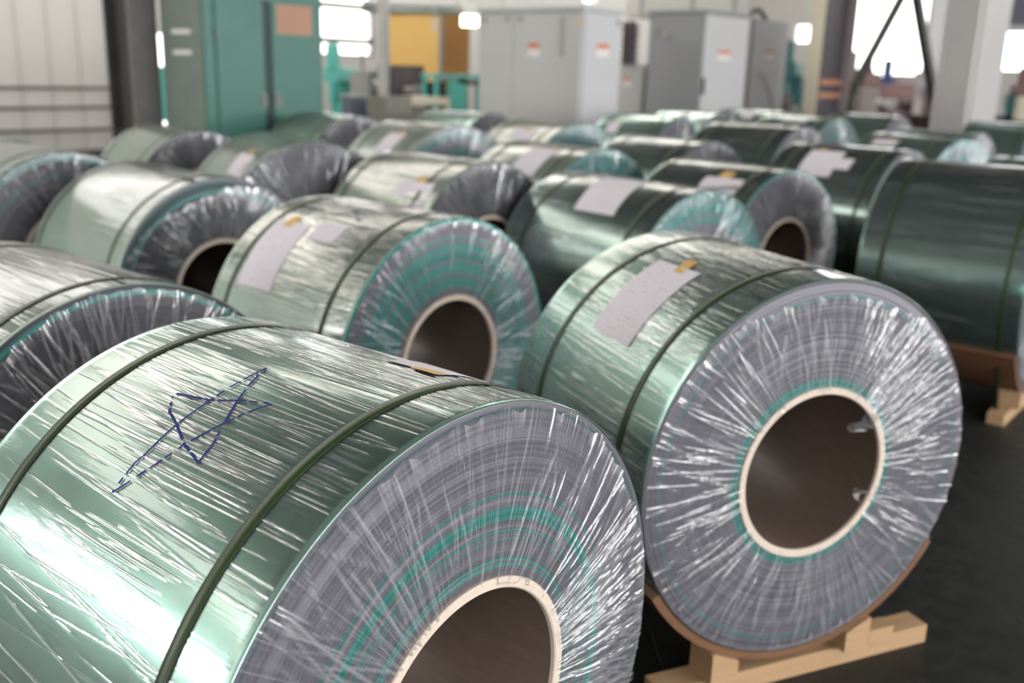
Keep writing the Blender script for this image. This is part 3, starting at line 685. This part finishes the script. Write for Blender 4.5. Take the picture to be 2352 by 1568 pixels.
# green locker
lk = thing('green_locker', 'tall green two-door steel locker with a brown notice', 'locker', (-3.31, 10.8, 0), HALL)
part('carcass', (-.86, .0, 0), (-.02, 1.56, 2.78), M_GREEN, lk, .008)
part('side_panel', (-.84, -.012, .05), (-.06, 0, 2.74), M_GREENS, lk, .004, 'faded grey-green side panel')
part('plinth', (-.02, .0, 0), (.0, 1.56, .14), M_GDARK, lk)
part('centre_post', (-.02, .735, .14), (-.004, .835, 2.56), M_GDARK, lk)
for y0, y1, hy in ((.125, .728, .70), (.842, 1.50, .885)):
    d = part('door', (-.02, y0, .16), (.006, y1, 2.54), M_GREEN, lk, .005)
    BM().box((.006, hy - .022, 1.42), (.018, hy + .022, 1.58), .004).tube((.018, hy, 1.55), (.045, hy, 1.55), .012).tube((.045, hy, 1.555), (.045, hy + (.03 if hy > .8 else -.0), 1.44), .011).make('door_handle', M_GREYP, d, True, 'silver lever handle')
    for z in (.5, 2.2): BM().tube((.004, y0 if hy < .8 and False else (y0 if hy < .72 else y1), z - .05), (.004, y0 if hy < .72 else y1, z + .05), .012).make('hinge', M_GREENS, d, True)
part('notice', (.006, .905, 2.215), (.009, 1.40, 2.535), M_KRAFT, lk, 0, 'brown paper notice')
for z in (2.18, 1.965): part('name_strip', (-.62, -.015, z), (-.26, -.012, z + .045), M_STICK, lk, 0, 'white paper strip')

# pale sheet and turquoise guard glimpsed between column and locker
part_ = thing('turquoise_guard', 'turquoise machine guard glimpsed between the steel column and the locker', 'machine', (-5.75, 16.2, 0), HALL)
part('guard_plate', (-.25, 0, .95), (.25, .05, 1.80), M_TURQ, part_, .02); part('foot', (-.22, 0, 0), (-.14, .05, .95), M_BLACK, part_); part('foot', (.14, 0, 0), (.22, .05, .95), M_BLACK, part_)

# round grey post
c = thing('round_post', 'slim round pale grey post left of the yellow booth', 'post', (-2.17, 16.3, 0))
BM().tube((0, 0, .02), (0, 0, 7.0), .088, n=24).make('shaft', paint('post_grey', (.44, .43, .40), .45), c, True); BM().tube((0, 0, 0), (0, 0, .03), .17, n=24).make('foot_flange', M_GREYP, c, True)

# yellow booth
yb = thing('yellow_booth', 'amber yellow painted booth behind the pale post', 'booth', (-1.64, 21.0, 0), HALL)
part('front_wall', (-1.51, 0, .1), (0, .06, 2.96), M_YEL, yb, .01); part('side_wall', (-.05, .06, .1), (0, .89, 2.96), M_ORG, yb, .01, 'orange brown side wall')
part('back_wall', (-1.51, .83, .1), (-.05, .89, 2.96), M_YEL, yb, .01); part('roof_slab', (-1.55, -.04, 2.96), (.04, .93, 3.04), M_GREENS, yb, .01)
part('corner_post', (-.02, -.03, 0), (.05, .04, 2.96), M_GREYP, yb, .006); part('sill', (-1.51, 0, 0), (0, .89, .1), M_BLACK, yb)

# overhead pipe and hanging lamp
pr = thing('overhead_pipe', 'silvery pipe run with a hanging fitting above the yellow booth', 'pipe', (-2.75, 17.9, 2.93))
BM().tube((0, 0, 0), (1.75, .35, .03), .055).make('pipe', M_CHROME, pr, True); BM().box((0, -.03, -.14), (1.75, .38, -.09), .004).make('cable_tray', M_GREENS, pr)
BM().lathe([(.0, -.42), (.03, -.42), (.04, -.30), (.025, -.28), (.025, .0)], (1.22, .24, 0), 'z', 12).make('hanging_fitting', M_STICK, pr, True)
for x in (.1, 1.6): BM().tube((x, x * .2, .05), (x, x * .2, 6.6), .012, n=8).make('hanger', M_GREYP, pr, True)
lp = thing('hanging_lamp', 'lit box lamp hanging at the left of the large switch cabinet', 'lamp', (-.87, 17.5, 2.585))
part('lit_panel', (-.14, -.03, 0), (.14, .03, .18), glow('lamp_glow', (1, .95, .75), 7.0), lp, .02, 'glowing white panel'); part('housing', (-.10, -.05, .18), (.10, .05, .40), M_STICK, lp, .01)
BM().tube((0, 0, .40), (0, 0, 6.9), .014, n=8).make('drop_rod', M_GREYP, lp, True)
BM().tube((.05, 0, 0), (.16, .0, -.9), .012, n=8).tube((.16, 0, -.9), (.20, 0, -2.53), .012, n=8).make('cable', M_STICK, lp, True, 'pale hanging cable')

# turquoise cart
ct = thing('turquoise_cart', 'turquoise steel frame cart left of the large switch cabinet', 'cart', (-1.33, 16.1, 0), HALL)
part('top_plate', (-.30, -.02, 1.74), (.02, 1.02, 1.80), M_TURQ, ct, .01)
for x in (-.29, -.03):
    for y in (.0, .96): part('leg', (x, y, 0), (x + .05, y + .06, 1.74), M_TURQ, ct, .006)
part('side_sheet', (-.03, .30, .15), (-.012, .72, 1.72), M_TURQ, ct, .004); part('bay_shade', (-.26, .07, .6), (-.05, .30, 1.68), M_BLACK, ct, .006)  # black block stands for the shade inside the open bay
BM().tube((.0, .55, 1.70), (.0, 1.0, 1.66), .035).make('push_bar', M_BLACK, ct, True)
part('shelf', (-.28, .02, .4), (-.01, .98, .44), M_TURQ, ct, .004)

# olive bin, blue box and cream stillage in front of the post
ob = thing('olive_bin', 'olive grey sheet steel bin beside the cream stillage', 'bin', (-1.80, 13.75, 0), HALL)
for a, b_ in (((-.38, 0), (0, .03)), ((-.38, .45), (0, .48)), ((-.38, .03), (-.35, .45)), ((-.03, .03), (0, .45))): part('wall_sheet', (a[0], a[1], .12), (b_[0], b_[1], 1.5), M_OLIVE, ob, .004)
part('bottom', (-.38, 0, .08), (0, .48, .12), M_OLIVE, ob)
for x, y in ((-.36, .02), (-.06, .02), (-.36, .42), (-.06, .42)): part('foot', (x, y, 0), (x + .05, y + .05, .08), M_BLACK, ob)
bb = thing('blue_grey_box', 'small blue grey box left of the olive bin', 'box', (-2.42, 14.6, 0), HALL)
part('case', (-.22, 0, .05), (0, .3, 1.46), paint('blue_grey_paint', (.12, .14, .18), .5), bb, .01); part('cap', (-.23, -.01, 1.46), (.01, .31, 1.49), M_GREYP, bb, .004); part('foot', (-.2, .02, 0), (-.02, .28, .05), M_BLACK, bb)
st = thing('cream_stillage', 'cream painted stillage frame with open slats behind the rear coils', 'stillage', (-1.72, 14.5, 0), HALL)
for x in (-.62, -.06):
    for y in (0, 1.0): part('post', (x, y, 0), (x + .06, y + .06, 1.42), M_CREAM, st, .008)
for z in (1.36, .95, .4):
    part('front_slat', (-.01, .06, z), (.01, 1.0, z + .09), M_CREAM, st, .006); part('side_slat', (-.56, .0, z), (-.06, .025, z + .09), M_CREAM, st, .006)
part('deck', (-.6, .03, 1.42), (0, 1.06, 1.47), M_CREAM, st, .01); part('deck', (-.6, .03, .2), (0, 1.06, .24), M_CREAM, st, .01)
part('load', (-.5, .15, 1.0), (-.1, .9, 1.30), M_OLIVE, st, .02)

# electric cabinets
def cabinet(name, label, loc, wx, wy, h, m_left, m_right, cornice):
    t = thing(name, label, 'cabinet', loc, HALL)
    part('carcass', (-wx, .02, .1), (-.02, wy, h), m_left, t, .008); part('plinth', (-wx + .03, .05, 0), (-.04, wy - .03, .1), M_BLACK, t)
    if cornice: part('top_hood', (-wx - .03, -.03, h), (.03, wy + .03, h + .06), m_left, t, .01)
    return t
def sticker(t, lo, hi, face):
    s = part('warning_label', lo, hi, M_STICK, t, 0, 'white label with an orange red heading')
    dz = (hi[2] - lo[2])
    if face == 'y': part('heading', (lo[0], lo[1] - .002, hi[2] - dz * .38), (hi[0], lo[1], hi[2]), M_RED, s, 0)
    else: part('heading', (hi[0], lo[1], hi[2] - dz * .38), (hi[0] + .002, hi[1], hi[2]), M_RED, s, 0)
c1 = cabinet('switch_cabinet', 'large light grey switch cabinet with two faces and a hood, behind the middle coils', (.84, 14.0, 0), 1.91, .94, 2.70, M_CAB, M_CABW, True)
part('front_panel', (-1.86, 0, .14), (-1.24, .02, 2.66), M_CAB, c1, .006); part('front_panel', (-1.23, 0, .14), (-.02, .02, 2.66), M_CAB, c1, .006)
part('side_door', (-.02, .05, .14), (.004, .90, 2.66), M_CABW, c1, .008)
for x in (-1.80, -1.36, -1.11): BM().tube((x, .0, 2.60), (x, -.025, 2.60), .036, n=18).make('cap_plug', M_GREYP, c1, True)
BM().tube((.004, .83, 2.58), (.022, .83, 2.58), .04, n=18).make('lock', M_GREYP, c1, True)
for k in range(5):
    z = 2.13 + k * .105
    BM().lathe([(.030, -.002), (.044, -.006), (.044, -.012), (.030, -.012), (.030, -.002)], (-.35, 0, z + .02), 'y', 18).make('vent_ring', M_GREYP, c1, True)
sticker(c1, (-.95, -.003, 2.09), (-.74, .0, 2.27), 'y'); sticker(c1, (.004, .34, 2.11), (.007, .63, 2.28), 'x')
part('beige_note', (-.12, -.003, 2.47), (-.01, 0, 2.62), paint('beige_note', (.60, .50, .40), .7), c1, 0)
c2 = cabinet('tall_cabinet', 'tall cabinet with mid grey side and plain white door, right of the switch cabinet', (3.02, 17.0, 0), 1.085, 1.56, 2.88, M_CABD, M_CABW, True)
part('door', (-.02, .03, .14), (.006, 1.53, 2.86), M_CABW, c2, .008, 'plain white door')
part('side_panel', (-1.06, .0, .14), (-.04, .02, 2.86), M_CABD, c2, .006)
BM().box((.006, .03, 1.58), (.04, .08, 1.86), .008).make('door_handle', M_BLACK, c2)
BM().tube((-.74, 0, 2.53), (-.74, -.03, 2.53), .07, n=18).make('vent_cap', M_GREYP, c2, True); BM().tube((-.95, 0, 2.60), (-.95, -.03, 2.60), .05, n=18).make('vent_cap', M_GREYP, c2, True)
sticker(c2, (.006, .50, 2.15), (.009, .92, 2.31), 'x')
part('hinge', (.0, 1.50, .5), (.02, 1.54, .62), M_GREYP, c2); part('hinge', (.0, 1.50, 2.4), (.02, 1.54, 2.52), M_GREYP, c2)
c3 = cabinet('narrow_cabinet', 'narrow white cabinet with a cable hump on top, right of the tall cabinet', (4.37, 19.5, 0), .55, 1.54, 2.95, M_CABD, M_CABW, False)
part('door', (-.02, .08, .14), (.006, 1.52, 2.93), M_CABW, c3, .008, 'plain white door'); part('door_strip', (-.02, 0, .1), (.004, .07, 2.95), M_OLIVE, c3, .004)
sticker(c3, (.006, .62, 2.24), (.009, .95, 2.40), 'x')
b = BM(); arc = [(-.2, .15 + .75 * k / 10, 2.97 + .16 * math.sin(math.pi * k / 10)) for k in range(11)]
for p, q_ in zip(arc, arc[1:]): b.tube(p, q_, .045, n=10)
b.make('cable_hump', M_BLACK, c3, True)
b = BM(); arc = [(.03, .35 + .9 * k / 10, 1.95 - 1.0 * (k / 10) ** 2) for k in range(11)]
for p, q_ in zip(arc, arc[1:]): b.tube(p, q_, .012, n=8)
b.make('loose_cable', M_GREYP, c3, True)
sb = thing('small_cabinet', 'low grey control box between the two big cabinets', 'cabinet', (2.19, 18.0, 0), HALL)
part('case', (-.52, 0, .06), (0, .5, 2.05), M_CAB, sb, .01); part('door', (-.50, -.014, .12), (-.02, 0, 2.0), M_CAB, sb, .006); part('foot', (-.48, .03, 0), (-.04, .46, .06), M_BLACK, sb)
sticker(sb, (-.41, -.017, 1.67), (-.25, -.014, 1.83), 'y'); BM().tube((-.08, -.014, 1.2), (-.08, -.05, 1.2), .03).make('knob', M_BLACK, sb, True)
sp_ = thing('stacked_drums', 'black finned drums standing on the low control box', 'drum', (1.93, 18.25, 2.05))
b = BM()
for k in range(7): b.lathe([(.10, k * .10), (.165, k * .10 + .02), (.165, k * .10 + .07), (.10, k * .10 + .09)], (0, 0, 0), 'z', 20)
b2 = BM().tube((0, 0, 0), (0, 0, .72), .105, n=20); b2.make('core', M_BLACK, sp_, True)
for k in range(7): BM().lathe([(.10, k * .10), (.165, k * .10 + .02), (.165, k * .10 + .07), (.10, k * .10 + .09)], (0, 0, 0), 'z', 20).make('fin', M_IRON, sp_, True)
b.b.free()
# overhead duct above the cabinets
dk = thing('overhead_duct', 'pale square duct running above the tall cabinet', 'duct', hall(-10.8, 19.6, 3.12), HALL)
part('duct_body', (-2.6, 0, 0), (.2, .5, .42), paint('galvanised_sheet', (.48, .48, .46), .4, .3), dk, .02)
for x in (-2.2, -.9, .1): part('flange_ring', (x, -.03, -.03), (x + .05, .53, .45), M_GREYP, dk, .006)
for x in (-2.0, -.3): BM().tube((x, .25, .42), (x, .25, 6.3), .012, n=8).make('hanger', M_GREYP, dk, True)

# dark column with rust bands and its beige edge
c = thing('banded_column', 'dark steel column with two rust orange bands and a beige edge', 'column', (5.28, 18.0, 0), HALL)
part('beige_edge', (-.27, .0, 0), (-.02, .06, 9.0), M_CREAM, c, .006, 'beige edge'); part('web', (-.02, .03, 0), (.0, .97, 9.0), paint('plum_dark_steel', (.065, .055, .065), .45, .2), c, .004)
part('flange', (-.10, .95, 0), (.16, .99, 9.0), M_MAUVE, c, .004); part('base_plate', (-.35, -.08, 0), (.22, 1.05, .03), M_DARKSTEEL, c)
for z in (1.79, 1.56): part('band', (.0, .02, z), (.012, .95, z + .09), M_BAND, c, .002, 'rust orange band')
# white ribbed pillar
pl = thing('ribbed_pillar', 'white ribbed sheet clad pillar near the right edge', 'pillar', (7.76, 17.5, 0), HALL)
M_PIL = paint('pillar_white', (.58, .565, .555), .42, 0, .04)
part('core_box', (-.61, .02, 0), (-.02, 1.5, 9.0), M_PIL, pl)
for k in range(6): part('rib', (-.60 + k * .102, -.06, .05), (-.60 + k * .102 + .068, .02, 9.0), M_PIL, pl, .010)
for k in range(12): part('rib', (-.02, .03 + k * .124, .05), (.055, .03 + k * .124 + .080, 9.0), M_PIL, pl, .010)
# A shaped frame in front of the far door
af = thing('a_frame', 'dark A shaped steel frame standing in front of the bright far door', 'frame', (7.75, 21.0, 0))
BM().box((-.09, -.06, 0), (.09, .06, .02)).tube((-1.62, 0, .0), (.02, 0, 3.80), .10, n=4).make('leg', M_DARKSTEEL, af, True); BM().tube((1.30, .0, .0), (.10, 0, 3.80), .12, n=4).make('leg', M_DARKSTEEL, af, True)
BM().tube((-.06, 0, 3.72), (.14, 0, 3.72), .11, n=12).make('apex_cap', M_DARKSTEEL, af, True)
part('foot_plate', (-1.80, -.14, 0), (-1.45, .14, .02), M_DARKSTEEL, af); part('foot_plate', (1.15, -.14, 0), (1.48, .14, .02), M_DARKSTEEL, af)
# thin posts right of the door
c = thing('white_post', 'narrow white post at the right of the far door', 'post', (9.62, 24.0, 0)); part('shaft', (-.18, -.12, 0), (.16, .12, 8.5), M_CABW, c, .01); part('foot', (-.22, -.16, 0), (.2, .16, .03), M_GREYP, c)
c = thing('signal_post', 'dark post carrying a red signal lamp beside the white post', 'post', (9.78, 24.45, 0)); part('shaft', (.05, -.1, 0), (.38, .1, 8.5), M_CABD, c, .01)
BM().ball((.06, -.16, 2.78), .07).make('signal_lamp', glow('red_signal', (1, .05, .04), 1.6), c, True, 'red lamp'); part('bracket', (.02, -.12, 2.70), (.10, -.1, 2.86), M_BLACK, c)

# machine tools
def lathe_machine(name, label, loc, rot, ln, h, mb, mh, md, seed, extras=True):
    """engine lathe: bed on two pedestals, headstock with chuck, saddle with tool post, tailstock, splash guard"""
    t = thing(name, label, 'machine', loc, rot); hb = h * .55; r = random.Random(seed)
    part('pedestal', (0, -.25, 0), (ln * .26, .25, hb), mb, t, .02); part('pedestal', (ln * .80, -.22, 0), (ln, .22, hb), mb, t, .02)
    part('bed', (0, -.22, hb), (ln, .22, hb + .16), md, t, .01); part('headstock', (0, -.27, hb + .16), (ln * .27, .27, h), mh, t, .03)
    zc = hb + .16 + (h - hb - .16) * .55
    BM().tube((ln * .27, 0, zc), (ln * .33, 0, zc), .15, n=24).tube((ln * .33, 0, zc), (ln * .36, 0, zc), .10, n=24).make('chuck', M_CHROME, t, True)
    part('saddle', (ln * .45, -.27, hb + .16), (ln * .60, .27, hb + .28), mh, t, .012); BM().box((ln * .48, -.08, hb + .28), (ln * .56, .08, hb + .42), .01).tube((ln * .52, 0, hb + .40), (ln * .52, 0, hb + .52), .03).make('tool_post', md, t)
    BM().box((ln * .82, -.14, hb + .16), (ln * .96, .14, zc + .08), .02).tube((ln * .70, 0, zc), (ln * .84, 0, zc), .05).make('tailstock', mh, t)
    BM().lathe([(.10, 0), (.12, .015), (.12, .03), (.10, .035), (.10, 0)], (ln * .5, -.30, hb + .22), 'y', 20).make('hand_wheel', M_CHROME, t, True)
    if extras:
        part('splash_guard', (ln * .28, .22, hb + .16), (ln * .92, .25, h + .1), md, t, .006)
        BM().tube((ln * .1, .1, h), (ln * .1, .1, h + .35), .018).tube((ln * .1, .1, h + .35), (ln * .25, -.1, h + .28), .014).make('lamp_arm', M_BLACK, t, True)
    return t
def mill(name, label, loc, rot, h, mb, mh, md, dial=None):
    """knee mill: column, knee, table, ram and head with motor"""
    t = thing(name, label, 'machine', loc, rot)
    part('base', (-.35, -.4, 0), (.35, .55, .14), md, t, .02); part('column', (-.25, .05, .14), (.25, .5, h * .78), mb, t, .04)
    part('knee', (-.2, -.32, h * .30), (.2, .05, h * .44), mb, t, .02); part('table', (-.62, -.34, h * .46), (.62, -.06, h * .52), md, t, .01)
    part('ram', (-.16, -.35, h * .78), (.16, .55, h * .90), mh, t, .03)
    BM().tube((0, -.28, h * .60), (0, -.28, h * .80), .09, n=20).tube((0, -.28, h * .54), (0, -.28, h * .60), .04).make('spindle_head', mh, t, True)
    BM().tube((0, -.28, h * .90), (0, -.28, h * 1.08), .12, n=20).ball((0, -.28, h * 1.08), .12, (1, 1, .4), 16).make('motor', mh, t, True)
    BM().lathe([(.11, 0), (.13, .015), (.13, .03), (.11, .035), (.11, 0)], (.66, -.2, h * .49), 'x', 20).make('hand_wheel', M_CHROME, t, True)
    if dial:
        BM().lathe([(0, .02), (dial, .02), (dial, 0), (dial * .8, -.05), (0, -.05)], (0, -.36, h * .84), 'y', 24).make('cover_disc', mh, t, True)
    return t
lathe_machine('white_lathe', 'white machine tool with dark fittings left of the pale post', (-2.78, 17.1, 0), -.1, 1.25, 1.82, M_MAUVE, M_GREYP, M_IRON, 1)
mill('turquoise_mill', 'turquoise machine just right of the green locker', (-3.2, 18.3, 0), -.35, 2.05, M_TURQ, M_TURQ, M_TURQ)
lathe_machine('dark_lathe', 'dark machine bed below the yellow booth', (-2.5, 18.2, 0), .05, 1.6, 1.66, M_IRON, M_GREYP, M_IRON, 2, False)
tl = thing('tool_chest', 'small black and chrome chest in front of the dark machine bed', 'chest', (-2.15, 17.4, 0), -.1)
part('case', (0, 0, .1), (.5, .35, 1.35), M_BROWN, tl, .01)
for k in range(4): d = part('drawer', (.02, -.015, .16 + k * .29), (.48, 0, .16 + k * .29 + .26), M_IRON, tl, .005); BM().tube((.12, -.04, .36 + k * .29), (.38, -.04, .36 + k * .29), .012, n=8).make('pull', M_CHROME, d, True)
for x in (.05, .4): BM().tube((x + .03, .06, .05), (x + .03, .12, .05), .05).make('castor', M_BLACK, tl, True)
BM().lathe([(0, .12), (.09, .10), (.12, 0), (0, 0)], (.25, .17, 1.35), 'z', 18).make('bowl', M_CHROME, tl, True)
mill('teal_drum_mill', 'teal machine with a round cover between the narrow cabinet and the beige column edge', (6.05, 22.9, 0), -.5, 2.45, paint('dark_teal', (.05, .17, .17), .4), paint('dark_teal', (.05, .17, .17), .4), M_IRON, .24)
lathe_machine('grey_lathe', 'grey machine below the teal machine with the round cover', (5.3, 22.0, 0), .1, .8, 1.45, M_MAUVE, M_GREYP, M_IRON, 3)
lathe_machine('brown_lathe', 'reddish brown machine under the left leg of the A shaped frame', (7.0, 24.0, 0), .1, 1.8, 1.95, M_BROWN, M_MAUVE, M_BROWN, 4)
mill('brown_mill', 'tall reddish brown machine in the middle of the far door', (8.55, 26.5, 0), -.2, 2.35, M_BROWN, M_MAUVE, M_BROWN)
mill('blue_mill', 'machine with a blue head at the right of the far door', (9.9, 27.6, 0), -.3, 2.2, M_MAUVE, M_BLUE, M_BROWN)
lathe_machine('mauve_lathe', 'low mauve grey machine between the legs of the A shaped frame', (7.6, 22.9, 0), .0, 1.5, 1.72, M_MAUVE, M_MAUVE, M_BROWN, 6)
mill('far_mill', 'farthest machine silhouetted against the bright door', (10.4, 31.0, 0), .2, 2.45, M_BROWN, M_BROWN, M_BROWN)
lathe_machine('far_lathe', 'long machine along the sill of the bright door', (11.0, 30.0, 0), .1, 2.6, 2.05, M_BROWN, M_MAUVE, M_IRON, 8)
rk = thing('sparkle_bar_rack', 'added rack of shiny round bar ends for sparkle below the bright far door', 'rack', (7.35, 25.2, 0), .1)  # chrome bars added to sparkle among the far machines
for x in (0, .75, 1.5): part('upright', (x, -.02, 0), (x + .06, .5, 2.0), M_BROWN, rk, .006)
rr2 = random.Random(9)
for k in range(4):
    z = .95 + k * .30; part('arm', (0, -.05, z - .06), (1.56, .0, z), M_BROWN, rk, .004)
    for q in range(9):
        r_ = rr2.uniform(.035, .07); x = .10 + q * .155; BM().tube((x, -.10 - rr2.random() * .2, z + r_ + .001), (x, .55, z + r_ + .001), r_, n=14).make('bar', M_CHROME if rr2.random() < .6 else M_IRON, rk, True)
lathe_machine('short_lathe', 'squat reddish machine beside the right leg of the A shaped frame', (9.35, 23.3, 0), .1, .8, 1.75, M_BROWN, M_MAUVE, M_IRON, 12)
bx = thing('dark_chest', 'dark brown chest behind the coil at the foot of the pillar', 'chest', (8.3, 20.1, 0), HALL)
part('body', (-.9, 0, .06), (0, .5, 1.18), paint('deep_brown', (.055, .028, .028), .5), bx, .015); part('lid', (-.92, -.02, 1.18), (.02, .52, 1.24), paint('deep_brown', (.055, .028, .028), .5), bx, .01); part('foot', (-.85, .04, 0), (-.05, .46, .06), M_BLACK, bx)
sk_ = thing('white_sack', 'crumpled white sack on the dark reddish bench under the A shaped frame', 'sack', (7.0, 19.3, 1.30))
b = BM(); rr_ = random.Random(5)
for k in range(7): b.ball((rr_.uniform(-.16, .16), rr_.uniform(-.1, .1), .09 + rr_.uniform(0, .10)), .10, (1, 1, .8), 10)
b.make('sack_body', M_WHITEM, sk_, True)
bn = thing('low_bench', 'dark reddish bench carrying the white sack', 'bench', (7.0, 19.3, 0)); part('bench_top', (-.4, -.25, 1.24), (.4, .25, 1.30), M_BROWN, bn, .01)
for x in (-.36, .30):
    for y in (-.22, .16): part('leg', (x, y, 0), (x + .06, y + .06, 1.24), M_BROWN, bn)
lathe_machine('edge_lathe', 'cream machine at the right edge beyond the ribbed pillar', (12.0, 24.5, 0), -.3, 2.0, 1.60, M_CREAM, M_CREAM, M_BLACK, 9)
mill('edge_mill', 'dark teal machine at the right edge below the bright window', (12.9, 26.3, 0), -.3, 2.1, paint('dark_teal', (.05, .17, .17), .4), M_BROWN, M_BLACK)
